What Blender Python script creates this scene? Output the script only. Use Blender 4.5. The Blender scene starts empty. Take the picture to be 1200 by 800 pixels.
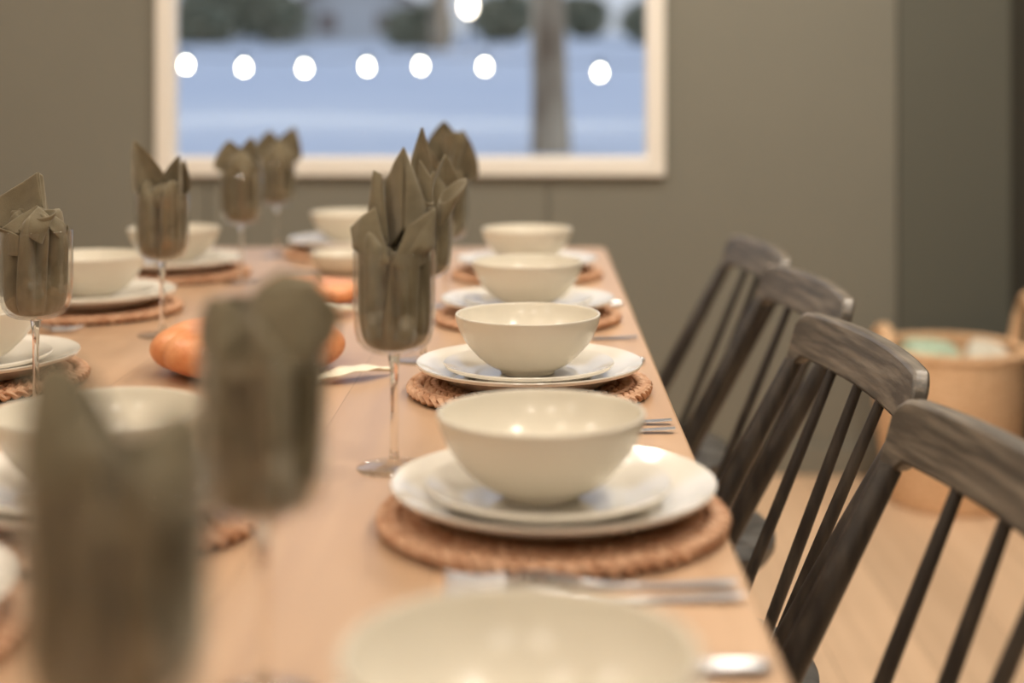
import bpy, bmesh, math, random
from mathutils import Vector, Matrix

scene = bpy.context.scene
COL = scene.collection
R = math.radians
PI = math.pi
F = 1667.0            # focal length in pixels of the 1200 px frame (50 mm lens)
CAMZ = 1.104
TZ = 0.75             # table top height


def at(px, py, Y):
    return Vector(((px - 630) * Y / F, Y, CAMZ - (py - 105) * Y / F))


# ------------------------------------------------------------------ objects
def link(o):
    COL.objects.link(o)
    return o


def tag(o, label=None, cat=None, group=None, kind=None):
    if label: o['label'] = label
    if cat: o['category'] = cat
    if group: o['group'] = group
    if kind: o['kind'] = kind
    return o


def empty(name, loc=(0, 0, 0), rz=0.0):
    o = bpy.data.objects.new(name, None)
    o.location = loc
    o.rotation_euler = (0, 0, rz)
    o.empty_display_size = 0.05
    return link(o)


def obj(name, bm, mat, parent=None, smooth=True, loc=None, bevel=0.0, sub=0, solid=0.0, angle=40):
    bmesh.ops.recalc_face_normals(bm, faces=bm.faces)
    me = bpy.data.meshes.new(name)
    bm.to_mesh(me)
    bm.free()
    me.materials.append(mat)
    if smooth:
        for p in me.polygons:
            p.use_smooth = True
        try:
            me.set_sharp_from_angle(angle=R(angle))
        except Exception:
            pass
    o = bpy.data.objects.new(name, me)
    link(o)
    if loc is not None:
        o.location = loc
    if parent is not None:
        o.parent = parent
    if solid:
        m = o.modifiers.new('thick', 'SOLIDIFY'); m.thickness = solid; m.offset = 0
    if bevel:
        m = o.modifiers.new('edge', 'BEVEL'); m.width = bevel; m.segments = 2; m.limit_method = 'ANGLE'; m.angle_limit = R(35)
    if sub:
        m = o.modifiers.new('soft', 'SUBSURF'); m.levels = sub; m.render_levels = sub
    return o


def copy_tree(o, parent=None):
    c = o.copy()
    COL.objects.link(c)
    if parent is not None:
        c.parent = parent
    for ch in list(o.children):
        copy_tree(ch, c)
    return c


# ------------------------------------------------------------------ shapes
def box(bm, x0, x1, y0, y1, z0, z1):
    vs = [bm.verts.new((x, y, z)) for z in (z0, z1) for y in (y0, y1) for x in (x0, x1)]
    for f in ((0, 2, 3, 1), (4, 5, 7, 6), (0, 1, 5, 4), (2, 6, 7, 3), (0, 4, 6, 2), (1, 3, 7, 5)):
        bm.faces.new([vs[i] for i in f])


def lathe(bm, prof, n=64, cx=0, cy=0, cz=0, fn=None):
    """prof: (r, z) list; r==0 becomes a pole. fn(r, z, a) -> (r, z)"""
    rings = []
    for r, z in prof:
        if r < 1e-7:
            rings.append([bm.verts.new((cx, cy, cz + z))])
        else:
            ring = []
            for i in range(n):
                a = 2 * PI * i / n
                rr, zz = fn(r, z, a) if fn else (r, z)
                ring.append(bm.verts.new((cx + rr * math.cos(a), cy + rr * math.sin(a), cz + zz)))
            rings.append(ring)
    for a, b in zip(rings, rings[1:]):
        if len(a) == 1 and len(b) == 1:
            continue
        for i in range(n):
            j = (i + 1) % n
            if len(a) == 1:
                bm.faces.new((a[0], b[i], b[j]))
            elif len(b) == 1:
                bm.faces.new((a[i], b[0], a[j]))
            else:
                bm.faces.new((a[i], b[i], b[j], a[j]))


def frame_of(d):
    d = d.normalized()
    u = Vector((0, 0, 1)) if abs(d.z) < 0.9 else Vector((1, 0, 0))
    s = d.cross(u).normalized()
    return s, d.cross(s).normalized()


def tube(bm, pts, rad, n=10, closed=False, cap=True, ell=None):
    pts = [Vector(p) for p in pts]
    if not hasattr(rad, '__len__'):
        rad = [rad] * len(pts)
    rings = []
    N = len(pts)
    for i, p in enumerate(pts):
        if closed:
            d = pts[(i + 1) % N] - pts[i - 1]
        else:
            d = pts[min(i + 1, N - 1)] - pts[max(i - 1, 0)]
        s, t = frame_of(d)
        rings.append([bm.verts.new(p + (s * math.cos(2 * PI * k / n) + t * math.sin(2 * PI * k / n) * (ell or 1)) * rad[i]) for k in range(n)])
    rng = range(N) if closed else range(N - 1)
    for i in rng:
        a, b = rings[i], rings[(i + 1) % N]
        for k in range(n):
            bm.faces.new((a[k], a[(k + 1) % n], b[(k + 1) % n], b[k]))
    if cap and not closed:
        bm.faces.new(rings[0][::-1])
        bm.faces.new(rings[-1])


def smooth01(t):
    t = max(0.0, min(1.0, t))
    return t * t * (3 - 2 * t)


# ------------------------------------------------------------------ materials
def new_mat(name):
    m = bpy.data.materials.new(name)
    m.use_nodes = True
    nt = m.node_tree
    nt.nodes.clear()
    out = nt.nodes.new('ShaderNodeOutputMaterial')
    return m, nt, out


def pbr(name, col, rough=0.5, metal=0.0, col2=None, scale=(8, 8, 8), detail=4, bump=0.0, bscale=None, spec=0.5,
        ramp=(0.35, 0.65), sheen=0.0, coat=0.0, noise_rough=0.0):
    m, nt, out = new_mat(name)
    b = nt.nodes.new('ShaderNodeBsdfPrincipled')
    b.inputs['Base Color'].default_value = (*col, 1)
    b.inputs['Roughness'].default_value = rough
    b.inputs['Metallic'].default_value = metal
    b.inputs['Specular IOR Level'].default_value = spec
    if sheen: b.inputs['Sheen Weight'].default_value = sheen
    if coat:
        b.inputs['Coat Weight'].default_value = coat
        b.inputs['Coat Roughness'].default_value = 0.08
    nt.links.new(b.outputs[0], out.inputs[0])
    tc = nt.nodes.new('ShaderNodeTexCoord')
    mp = nt.nodes.new('ShaderNodeMapping')
    mp.inputs['Scale'].default_value = scale
    nt.links.new(tc.outputs['Object'], mp.inputs[0])
    nz = nt.nodes.new('ShaderNodeTexNoise')
    nz.inputs['Scale'].default_value = 1.0
    nz.inputs['Detail'].default_value = detail
    nt.links.new(mp.outputs[0], nz.inputs['Vector'])
    if col2:
        cr = nt.nodes.new('ShaderNodeValToRGB')
        cr.color_ramp.elements[0].position = ramp[0]
        cr.color_ramp.elements[1].position = ramp[1]
        cr.color_ramp.elements[0].color = (*col, 1)
        cr.color_ramp.elements[1].color = (*col2, 1)
        nt.links.new(nz.outputs['Fac'], cr.inputs[0])
        nt.links.new(cr.outputs[0], b.inputs['Base Color'])
    if noise_rough:
        mr = nt.nodes.new('ShaderNodeMapRange')
        mr.inputs['To Min'].default_value = rough - noise_rough
        mr.inputs['To Max'].default_value = rough + noise_rough
        nt.links.new(nz.outputs['Fac'], mr.inputs[0])
        nt.links.new(mr.outputs[0], b.inputs['Roughness'])
    if bump:
        src = nz
        if bscale:
            mp2 = nt.nodes.new('ShaderNodeMapping')
            mp2.inputs['Scale'].default_value = bscale
            nt.links.new(tc.outputs['Object'], mp2.inputs[0])
            src = nt.nodes.new('ShaderNodeTexNoise')
            src.inputs['Scale'].default_value = 1.0
            src.inputs['Detail'].default_value = 3
            nt.links.new(mp2.outputs[0], src.inputs['Vector'])
        bp = nt.nodes.new('ShaderNodeBump')
        bp.inputs['Strength'].default_value = bump
        bp.inputs['Distance'].default_value = 0.002
        nt.links.new(src.outputs['Fac'], bp.inputs['Height'])
        nt.links.new(bp.outputs[0], b.inputs['Normal'])
    return m


def thin_glass(name, tint=(0.97, 0.97, 0.96), ior=1.5, rough=0.0):
    m, nt, out = new_mat(name)
    tr = nt.nodes.new('ShaderNodeBsdfTransparent'); tr.inputs[0].default_value = (*tint, 1)
    gl = nt.nodes.new('ShaderNodeBsdfGlossy'); gl.inputs['Roughness'].default_value = rough
    lw = nt.nodes.new('ShaderNodeLayerWeight'); lw.inputs['Blend'].default_value = 0.5
    pw = nt.nodes.new('ShaderNodeMath'); pw.operation = 'POWER'; pw.inputs[1].default_value = 4.0
    nt.links.new(lw.outputs['Facing'], pw.inputs[0])
    fr = nt.nodes.new('ShaderNodeMapRange')
    fr.inputs['To Min'].default_value = ((ior - 1) / (ior + 1)) ** 2; fr.inputs['To Max'].default_value = 0.75
    nt.links.new(pw.outputs[0], fr.inputs[0])
    mx = nt.nodes.new('ShaderNodeMixShader')
    nt.links.new(fr.outputs[0], mx.inputs[0])
    nt.links.new(tr.outputs[0], mx.inputs[1])
    nt.links.new(gl.outputs[0], mx.inputs[2])
    nt.links.new(mx.outputs[0], out.inputs[0])
    return m


def solid_glass(name):
    m, nt, out = new_mat(name)
    b = nt.nodes.new('ShaderNodeBsdfPrincipled')
    b.inputs['Base Color'].default_value = (1, 1, 1, 1)
    b.inputs['Roughness'].default_value = 0.02
    b.inputs['IOR'].default_value = 1.48
    b.inputs['Transmission Weight'].default_value = 1.0
    nt.links.new(b.outputs[0], out.inputs[0])
    return m


def emit(name, col, s):
    m, nt, out = new_mat(name)
    e = nt.nodes.new('ShaderNodeEmission')
    e.inputs[0].default_value = (*col, 1)
    e.inputs[1].default_value = s
    nt.links.new(e.outputs[0], out.inputs[0])
    return m


def plank_mat(name, c1, c2, gap, width, axis, rough, grain=(30, 1.2, 30), spec=0.5):
    """boards running along one axis: noise grain plus thin joints"""
    m, nt, out = new_mat(name)
    N, L = nt.nodes.new, nt.links.new
    b = N('ShaderNodeBsdfPrincipled')
    b.inputs['Specular IOR Level'].default_value = spec
    L(b.outputs[0], out.inputs[0])
    tc = N('ShaderNodeTexCoord')
    sep = N('ShaderNodeSeparateXYZ'); L(tc.outputs['Object'], sep.inputs[0])
    cross = sep.outputs['X' if axis == 'Y' else 'Y']
    dv = N('ShaderNodeMath'); dv.operation = 'DIVIDE'; dv.inputs[1].default_value = width; L(cross, dv.inputs[0])
    fl = N('ShaderNodeMath'); fl.operation = 'FLOOR'; L(dv.outputs[0], fl.inputs[0])
    fr = N('ShaderNodeMath'); fr.operation = 'FRACT'; L(dv.outputs[0], fr.inputs[0])
    wn = N('ShaderNodeTexWhiteNoise'); wn.noise_dimensions = '1D'; L(fl.outputs[0], wn.inputs['W'])
    mp = N('ShaderNodeMapping'); mp.inputs['Scale'].default_value = grain
    L(tc.outputs['Object'], mp.inputs[0])
    ad = N('ShaderNodeVectorMath'); ad.operation = 'ADD'
    L(mp.outputs[0], ad.inputs[0]); L(wn.outputs['Color'], ad.inputs[1])
    nz = N('ShaderNodeTexNoise'); nz.inputs['Scale'].default_value = 1; nz.inputs['Detail'].default_value = 6
    nz.inputs['Distortion'].default_value = 0.6
    L(ad.outputs[0], nz.inputs['Vector'])
    cr = N('ShaderNodeValToRGB')
    cr.color_ramp.elements[0].position = 0.3; cr.color_ramp.elements[0].color = (*c1, 1)
    cr.color_ramp.elements[1].position = 0.7; cr.color_ramp.elements[1].color = (*c2, 1)
    L(nz.outputs['Fac'], cr.inputs[0])
    hv = N('ShaderNodeHueSaturation')
    mr = N('ShaderNodeMapRange'); mr.inputs['To Min'].default_value = 0.92; mr.inputs['To Max'].default_value = 1.08
    L(wn.outputs['Value'], mr.inputs[0]); L(mr.outputs[0], hv.inputs['Value']); L(cr.outputs[0], hv.inputs['Color'])
    lt = N('ShaderNodeMath'); lt.operation = 'LESS_THAN'; lt.inputs[1].default_value = gap; L(fr.outputs[0], lt.inputs[0])
    mx = N('ShaderNodeMixRGB'); mx.inputs['Color2'].default_value = (c1[0] * .55, c1[1] * .5, c1[2] * .45, 1)
    L(lt.outputs[0], mx.inputs['Fac']); L(hv.outputs[0], mx.inputs['Color1'])
    L(mx.outputs[0], b.inputs['Base Color'])
    rr = N('ShaderNodeMapRange'); rr.inputs['To Min'].default_value = rough - .06; rr.inputs['To Max'].default_value = rough + .1
    L(nz.outputs['Fac'], rr.inputs[0]); L(rr.outputs[0], b.inputs['Roughness'])
    bp = N('ShaderNodeBump'); bp.inputs['Strength'].default_value = 0.08; bp.inputs['Distance'].default_value = 0.001
    L(nz.outputs['Fac'], bp.inputs['Height']); L(bp.outputs[0], b.inputs['Normal'])
    return m


M = {}
M['wall'] = pbr('taupe_wall_paint', (0.215, 0.208, 0.172), 0.75, col2=(0.228, 0.220, 0.182), scale=(1.5, 1.5, 1.5), bump=0.05, bscale=(60, 60, 60), spec=0.25)
M['dark_wall'] = pbr('shade_toned_right_wall_paint', (0.06, 0.057, 0.047), 0.7, bump=0.05, bscale=(60, 60, 60), spec=0.25)  # right wall colour darkened to carry the shade near the corner
M['corner_wall'] = pbr('shade_toned_corner_paint', (0.122, 0.122, 0.100), 0.7, bump=0.05, bscale=(60, 60, 60), spec=0.25)  # the corner's fade to dark is put into this wall section's colour
M['ceiling'] = pbr('white_ceiling', (0.80, 0.76, 0.70), 0.9, spec=0.2)
M['pale_wall'] = pbr('pale_wall_paint', (0.42, 0.38, 0.32), 0.8, spec=0.2)
M['trim'] = pbr('cream_trim', (0.90, 0.86, 0.79), 0.42)
M['floor'] = plank_mat('floor_boards', (0.62, 0.43, 0.275), (0.72, 0.51, 0.335), 0.01, 0.19, 'Y', 0.5)
M['table'] = plank_mat('table_wood', (0.45, 0.285, 0.172), (0.54, 0.36, 0.225), 0.006, 0.145, 'Y', 0.33, grain=(26, 1.6, 26))
M['table_leg'] = pbr('table_leg_wood', (0.50, 0.32, 0.2), 0.45, col2=(0.60, 0.40, 0.25), scale=(30, 30, 2))
M['ceramic'] = pbr('cream_glazed_ceramic', (0.705, 0.655, 0.55), 0.20, col2=(0.715, 0.665, 0.56), scale=(20, 20, 20), spec=0.4)
M['plate'] = pbr('white_glazed_plate', (0.78, 0.74, 0.66), 0.13, coat=0.4)
M['linen'] = pbr('olive_taupe_linen', (0.165, 0.138, 0.086), 0.85, col2=(0.225, 0.190, 0.122), scale=(40, 40, 40), bump=0.25, bscale=(900, 900, 900), spec=0.15, sheen=0.25)
M['glass'] = thin_glass('goblet_glass', ior=1.6)
M['footglass'] = thin_glass('goblet_foot_glass', ior=1.75, rough=0.03)
M['stemglass'] = solid_glass('goblet_stem_glass')
M['pane'] = thin_glass('window_glass', tint=(0.98, 0.985, 0.99), ior=1.25)
M['steel'] = pbr('brushed_steel', (0.50, 0.50, 0.51), 0.33, metal=1.0)
M['chair'] = pbr('worn_charcoal_wood', (0.078, 0.065, 0.051), 0.42, col2=(0.28, 0.235, 0.18), scale=(70, 7, 110), detail=8, ramp=(0.40, 0.78), bump=0.3, bscale=(120, 16, 120))
M['spindle'] = pbr('worn_charcoal_turned_wood', (0.030, 0.024, 0.020), 0.38, col2=(0.075, 0.060, 0.046), scale=(70, 70, 7), detail=6, ramp=(0.45, 0.8), bump=0.2)
M['seat'] = pbr('grey_black_seat_wood', (0.10, 0.096, 0.092), 0.34, col2=(0.15, 0.143, 0.135), scale=(6, 50, 50))
M['mat'] = pbr('braided_hyacinth', (0.44, 0.215, 0.11), 0.7, col2=(0.74, 0.48, 0.31), scale=(70, 70, 70), detail=3, bump=0.3, bscale=(260, 260, 260), ramp=(0.3, 0.7))
M['mat_dark'] = pbr('dark_mat_backing', (0.07, 0.035, 0.02), 0.9)
M['pumpkin'] = pbr('orange_pumpkin_skin', (0.72, 0.27, 0.105), 0.38, col2=(0.80, 0.36, 0.16), scale=(45, 45, 45), bump=0.35, bscale=(260, 260, 260))
M['stalk'] = pbr('pumpkin_stalk', (0.33, 0.24, 0.12), 0.8, col2=(0.25, 0.2, 0.1), scale=(90, 90, 20))
M['leaf'] = pbr('cream_leaf', (0.90, 0.86, 0.70), 0.45, col2=(0.86, 0.80, 0.62), scale=(80, 15, 80))
M['wicker'] = pbr('tan_wicker', (0.68, 0.42, 0.23), 0.7, col2=(0.84, 0.58, 0.36), scale=(60, 60, 90), bump=0.4)
M['mint'] = pbr('mint_knit', (0.42, 0.56, 0.42), 0.9, col2=(0.52, 0.64, 0.50), scale=(30, 30, 30), bump=0.4, bscale=(200, 200, 200))
M['whitecloth'] = pbr('cream_cloth', (0.70, 0.66, 0.56), 0.9, bump=0.3, bscale=(200, 200, 200))
M['snow'] = pbr('snow', (0.82, 0.84, 0.86), 0.7, col2=(0.76, 0.79, 0.83), scale=(.5, .5, .5), spec=0.2)
M['bark'] = pbr('grey_bark', (0.26, 0.18, 0.11), 0.95, col2=(0.66, 0.53, 0.36), scale=(9, 9, 2.2), detail=8, bump=0.8)
M['bark_dark'] = pbr('dark_bark', (0.24, 0.19, 0.13), 0.95, col2=(0.36, 0.30, 0.22), scale=(9, 9, 2.2), bump=0.5)
M['needle'] = pbr('dark_evergreen', (0.22, 0.24, 0.16), 0.9, col2=(0.48, 0.44, 0.30), scale=(3, 3, 3))
M['siding'] = pbr('grey_siding', (0.68, 0.66, 0.62), 0.8, col2=(0.74, 0.72, 0.68), scale=(1, 1, 10))
M['roof'] = pbr('brown_roof', (0.30, 0.23, 0.19), 0.9, col2=(0.38, 0.30, 0.25), scale=(3, 3, 3))
M['cable'] = pbr('black_cable', (0.03, 0.03, 0.03), 0.6)
M['bulb'] = emit('warm_bulb', (1.0, 0.93, 0.72), 38)
M['lantern'] = emit('warm_lantern', (1.0, 0.88, 0.72), 18)

# ================================================================== ROOM
XL, XR, YF, YB, H = -3.2, 1.36, -2.6, 4.09, 2.6
WX0, WX1, WZ0, WZ1 = (205 - 630) * YB / F, (758 - 630) * YB / F, CAMZ - (185 - 105) * YB / F, 2.05


def structure(name, bm, mat, parent=None, **k):
    o = obj(name, bm, mat, parent, **k)
    o['kind'] = 'structure'
    return o


bm = bmesh.new(); box(bm, XL - .15, XR + .15, YF - .15, YB + .15, -0.12, 0)
structure('floor', bm, M['floor'], smooth=False)
bm = bmesh.new(); box(bm, XL - .15, XR + .15, YF - .15, YB + .15, H, H + .12)
structure('ceiling', bm, M['ceiling'], smooth=False)

# back wall: vertical boards with shallow joints, round the window opening
bm = bmesh.new()
T = 0.15
xs = [XL - .15, -2.9, -1.92, -0.95, 0.03, 1.035, XR]


def wall_piece(x0, x1, z0, z1):
    if x1 > x0 and z1 > z0 and x0 < 1.03:
        box(bm, x0, x1, YB, YB + .03, z0, z1)


g = 0.0025
for a, b_ in zip(xs, xs[1:]):
    l, r = a + g, b_ - g
    # columns split by the opening
    for (p, q) in ((l, min(r, WX0)), (max(l, WX0), min(r, WX1)), (max(l, WX1), r)):
        if q <= p: continue
        if p >= WX0 - 1e-6 and q <= WX1 + 1e-6:
            wall_piece(p, q, 0, WZ0); wall_piece(p, q, WZ1, H)
        else:
            wall_piece(p, q, 0, H)
box(bm, XL - .15, WX0 - .07, YB + .02, YB + T - .002, 0, H)
box(bm, WX1 + .05, 1.0375, YB + .02, YB + T - .002, 0, H)
box(bm, WX0 - .07, WX1 + .05, YB + .02, YB + T - .002, 0, WZ0 - .04)
box(bm, WX0 - .07, WX1 + .05, YB + .02, YB + T - .002, WZ1 + .05, H)
structure('wall_back', bm, M['wall'], smooth=False)
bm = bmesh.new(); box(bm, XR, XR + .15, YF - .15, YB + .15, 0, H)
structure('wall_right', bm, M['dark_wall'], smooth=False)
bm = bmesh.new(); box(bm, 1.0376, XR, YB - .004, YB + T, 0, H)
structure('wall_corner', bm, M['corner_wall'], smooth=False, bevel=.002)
bm = bmesh.new(); box(bm, XL - .15, XL, YF, YB, 0, H)
structure('wall_left', bm, M['pale_wall'], smooth=False)
bm = bmesh.new(); box(bm, XL - .15, XR, YF - .15, YF, 0, H)
structure('wall_front', bm, M['pale_wall'], smooth=False)

# window: moulded frame + pane
win = empty('window_1', ((WX0 + WX1) / 2, YB, WZ0)); win['kind'] = 'structure'


def moulding(bm, x0, x1, z0, z1, prof):
    """prof: (outward offset from opening edge, y) swept round the rectangle"""
    loops = []
    for off, y in prof:
        loops.append([bm.verts.new(v) for v in ((x0 - off, y, z0 - off), (x1 + off, y, z0 - off), (x1 + off, y, z1 + off), (x0 - off, y, z1 + off))])
    n = len(loops)
    for i in range(n):
        a, b2 = loops[i], loops[(i + 1) % n]
        for k in range(4):
            bm.faces.new((a[k], a[(k + 1) % 4], b2[(k + 1) % 4], b2[k]))


bm = bmesh.new()
hw = (WX1 - WX0) / 2; hz = WZ1 - WZ0
moulding(bm, -hw, hw, 0, hz, [(-0.004, 0.028), (-0.004, -0.012), (0.004, -0.020), (0.030, -0.022), (0.036, -0.016), (0.040, -0.026),
                             (0.050, -0.024), (0.052, -0.001), (0.0, -0.0005), (0.0, 0.028)])
f = structure('window_frame', bm, M['trim'], win, smooth=False, bevel=0.002)
bm = bmesh.new(); box(bm, -hw, hw, 0.014, 0.020, 0, hz)
structure('window_pane', bm, M['pane'], win, smooth=False)

bm = bmesh.new(); box(bm, XL, XR - 0.015, YB - .016, YB - .0045, 0, .085)
structure('baseboard_back', bm, M['wall'], smooth=False, bevel=.004)
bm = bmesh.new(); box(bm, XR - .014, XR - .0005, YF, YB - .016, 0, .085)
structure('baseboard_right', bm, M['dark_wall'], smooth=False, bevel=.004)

# ================================================================== OUTSIDE
bm = bmesh.new()
rng = random.Random(4)


def ground_z(x, y):
    base = 0.55 + (y - 4.3) * 0.070
    return base + 0.03 * math.sin(x * .7 + y * .3) + 0.012 * math.sin(x * 1.9 - y * .8)


ny, nx = 44, 44
grid = [[bm.verts.new((-16 + 30 * i / nx, 4.26 + (27 - 4.26) * (j / ny) ** 1.3, 0)) for i in range(nx + 1)] for j in range(ny + 1)]
for row in grid:
    for v in row:
        v.co.z = ground_z(v.co.x, v.co.y)
for j in range(ny):
    for i in range(nx):
        bm.faces.new((grid[j][i], grid[j][i + 1], grid[j + 1][i + 1], grid[j + 1][i]))
structure('snow_ground', bm, M['snow'])


def tree(name, px, Y, r0, h, mat, label, seed, crown=None, branches=7, lean=0.0):
    rg = random.Random(seed)
    X = (px - 630) * Y / F
    base = Vector((X, Y, ground_z(X, Y) - .05))
    t = empty(name, base)
    tag(t, label, 'tree')
    bm = bmesh.new()
    pts, rad = [], []
    for k in range(13):
        u = k / 12
        pts.append((lean * u + .02 * math.sin(5 * u + seed), .02 * math.cos(4 * u), h * u))
        rad.append(r0 * ((1 - .55 * u) + .10 * max(0, 1 - u * 14)))
    tube(bm, pts, rad, 14)
    obj('trunk', bm, mat, t)
    bm = bmesh.new()
    for k in range(branches):
        u = .35 + .6 * k / max(1, branches - 1)
        a = rg.uniform(0, 2 * PI)
        p0 = Vector((lean * u, 0, h * u)); ln = rg.uniform(.5, .95) * h * .28
        d = Vector((math.cos(a), math.sin(a), rg.uniform(.2, .7)))
        tube(bm, [p0, p0 + d * ln * .5, p0 + d * ln + Vector((0, 0, ln * .15))], [r0 * .32, r0 * .2, r0 * .06], 7)
    obj('branches', bm, mat, t)
    if crown:
        bm = bmesh.new()
        leafcloud(bm, rg, crown[0], Vector((lean, 0, h * crown[1])), crown[2], crown[3], crown[4])
        obj('foliage', bm, M['needle'], t, smooth=False)
    return t


def leafcloud(bm, rg, n, c, rx, rz, s):
    for _ in range(n):
        while True:
            p = Vector((rg.uniform(-1, 1), rg.uniform(-1, 1), rg.uniform(-1, 1)))
            if p.length < 1: break
        p = Vector((p.x * rx, p.y * rx, p.z * rz)) + c
        d = Vector((rg.uniform(-1, 1), rg.uniform(-1, 1), rg.uniform(-.6, .6))).normalized()
        e = d.cross(Vector((rg.uniform(-1, 1), rg.uniform(-1, 1), rg.uniform(-1, 1)))).normalized()
        bm.faces.new([bm.verts.new(q) for q in (p - d * s, p + e * s * .35, p + d * s, p - e * s * .35)])


def shrub(px, Y, w, h, label, seed):
    rg = random.Random(seed)
    X = (px - 630) * Y / F
    t = empty('evergreen_shrub', (X, Y, ground_z(X, Y) - .05))
    tag(t, label, 'shrub')
    bm = bmesh.new()
    for k in range(5):
        a = rg.uniform(0, 2 * PI)
        tube(bm, [(0, 0, 0), (math.cos(a) * w * .15, math.sin(a) * w * .15, h * .4), (math.cos(a) * w * .3, math.sin(a) * w * .3, h * .8)], [.04, .03, .01], 6)
    obj('stem', bm, M['bark_dark'], t)
    bm = bmesh.new()
    for k in range(4):
        leafcloud(bm, rg, 420, Vector((rg.uniform(-.3, .3) * w, rg.uniform(-.15, .15) * w, h * rg.uniform(.4, .65))), w * .38, h * .45, .11)
    obj('foliage', bm, M['needle'], t, smooth=False)


tree('roadside_tree', 642, 7.2, .098, 4.2, M['bark'], 'grey tree trunk rising from the snow outside the window', 2, branches=8, lean=-.03)
tree('snowy_tree', 517, 21, .16, 5.5, M['bark_dark'], 'thin dark tree far off beside the glowing lantern outside', 5, branches=9)
shrub(228, 22.5, 1.0, .75, 'dark green shrub at the far edge of the snow, behind the window corner', 11)
shrub(315, 23.2, 1.2, .95, 'brownish shrub between the far house and the window corner', 12)
shrub(488, 22.0, .9, .75, 'dark shrub beside the far house roof end', 13)
shrub(590, 23.5, .9, .85, 'green shrub just behind the big grey trunk', 14)
shrub(692, 24.0, .8, .8, 'dark green shrub on the far snow behind the last hanging bulb', 15)
shrub(752, 22.0, .9, .7, 'olive shrub at the far snow edge by the window side nearest the chairs', 16)
shrub(258, 25.0, 1.2, 1.7, 'tall grey green shrub behind the window corner shrub', 17)

# far house
hs = empty('house', ((425 - 630) * 25.5 / F, 25.5, ground_z((425 - 630) * 25.5 / F, 25.5) - .1))
tag(hs, 'grey house with a brown pitched roof far across the snow', 'house')
bm = bmesh.new(); box(bm, -1.15, 1.15, -.9, .9, 0, .62)
vs = [bm.verts.new(v) for v in ((-1.15, -.9, .62), (1.15, -.9, .62), (0, -.9, 1.25), (-1.15, .9, .62), (1.15, .9, .62), (0, .9, 1.25))]
bm.faces.new((vs[0], vs[1], vs[2])); bm.faces.new((vs[3], vs[5], vs[4]))
obj('walls', bm, M['siding'], hs, smooth=False)
bm = bmesh.new()
for s in (-1, 1):
    q = [(0, 1.34), (s * 1.5, .52), (s * 1.5, .42), (0, 1.22)]
    a = [bm.verts.new((x, -1.1, z)) for x, z in q]; b2 = [bm.verts.new((x, 1.1, z)) for x, z in q]
    bm.faces.new(a); bm.faces.new(b2[::-1])
    for k in range(4):
        bm.faces.new((a[k], a[(k + 1) % 4], b2[(k + 1) % 4], b2[k]))
obj('roof', bm, M['roof'], hs, smooth=False)
for x in (-.5, .5):
    bm = bmesh.new(); box(bm, x - .16, x + .16, -.93, -.88, .2, .52)
    obj('window', bm, M['roof'], hs, smooth=False)

# glowing lantern on a post
lp = at(549, 8, 20.5)
ln = empty('post_lantern', (lp.x, lp.y, ground_z(lp.x, lp.y) - .05))
tag(ln, 'glowing lantern on a thin post far across the snow', 'lantern')
hh = lp.z - ln.location.z
bm = bmesh.new(); tube(bm, [(0, 0, 0), (0, 0, hh - .1)], .022, 8)
obj('post', bm, M['cable'], ln)
bm = bmesh.new(); lathe(bm, [(0, -.10), (.04, -.09), (.07, -.03), (.075, .04), (.06, .10), (0, .11)], 18, cz=hh)
obj('lamp_globe', bm, M['lantern'], ln)
bm = bmesh.new(); lathe(bm, [(0, .20), (.03, .17), (.09, .12), (.09, .11), (0, .112)], 18, cz=hh)
obj('cap', bm, M['cable'], ln)

# string of bulbs
LY = 9.0
bp = [at(x, y, LY) for x, y in ((148, 74), (218, 77), (286, 80), (357, 81), (430, 79), (493, 78), (568, 79), (634, 83), (703, 86), (770, 86))]
st = empty('hanging_bulb_string', (bp[4].x, LY, bp[4].z))
tag(st, 'string of round warm white bulbs hanging outside the window', 'string lights')
bm = bmesh.new()
pts = []
for a, b2 in zip(bp, bp[1:]):
    for k in range(6):
        u = k / 6
        pts.append(a.lerp(b2, u) + Vector((0, 0, .085 - .03 * math.sin(PI * u))) - st.location)
pts.append(bp[-1] + Vector((0, 0, .085)) - st.location)
tube(bm, pts, .004, 6)
obj('cable', bm, M['cable'], st)
for p in bp:
    q = p - st.location
    bm = bmesh.new()
    lathe(bm, [(0, -.023), (.011, -.020), (.019, -.009), (.020, .003), (.016, .014), (.010, .033), (0, .034)], 18, q.x, q.y, q.z)
    b = obj('bulb', bm, M['bulb'], st)
    bm = bmesh.new()
    lathe(bm, [(0, .085), (.012, .084), (.016, .04), (.014, .033), (0, .033)], 12, q.x, q.y, q.z)
    obj('socket', bm, M['cable'], b)

# ================================================================== TABLE
TX0, TX1, TY0, TY1 = -0.885, 0.1525, 0.22, 3.20
tb = empty('dining_table', ((TX0 + TX1) / 2, (TY0 + TY1) / 2, 0))
tag(tb, 'long light wood dining table laid for a meal', 'table')
bm = bmesh.new()
hx, hy = (TX1 - TX0) / 2, (TY1 - TY0) / 2
cr = 0.035
outl = []
for cx, cy, a0 in ((hx - cr, hy - cr, 0), (-hx + cr, hy - cr, 90), (-hx + cr, -hy + cr, 180), (hx - cr, -hy + cr, 270)):
    for k in range(7):
        a = R(a0 + 90 * k / 6)
        outl.append((cx + cr * math.cos(a), cy + cr * math.sin(a)))
lo = [bm.verts.new((x, y, TZ - .036)) for x, y in outl]
hi = [bm.verts.new((x, y, TZ)) for x, y in outl]
bm.faces.new(lo[::-1]); bm.faces.new(hi)
for i in range(len(lo)):
    j = (i + 1) % len(lo)
    bm.faces.new((lo[i], lo[j], hi[j], hi[i]))
obj('tabletop', bm, M['table'], tb, bevel=.004)
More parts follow.
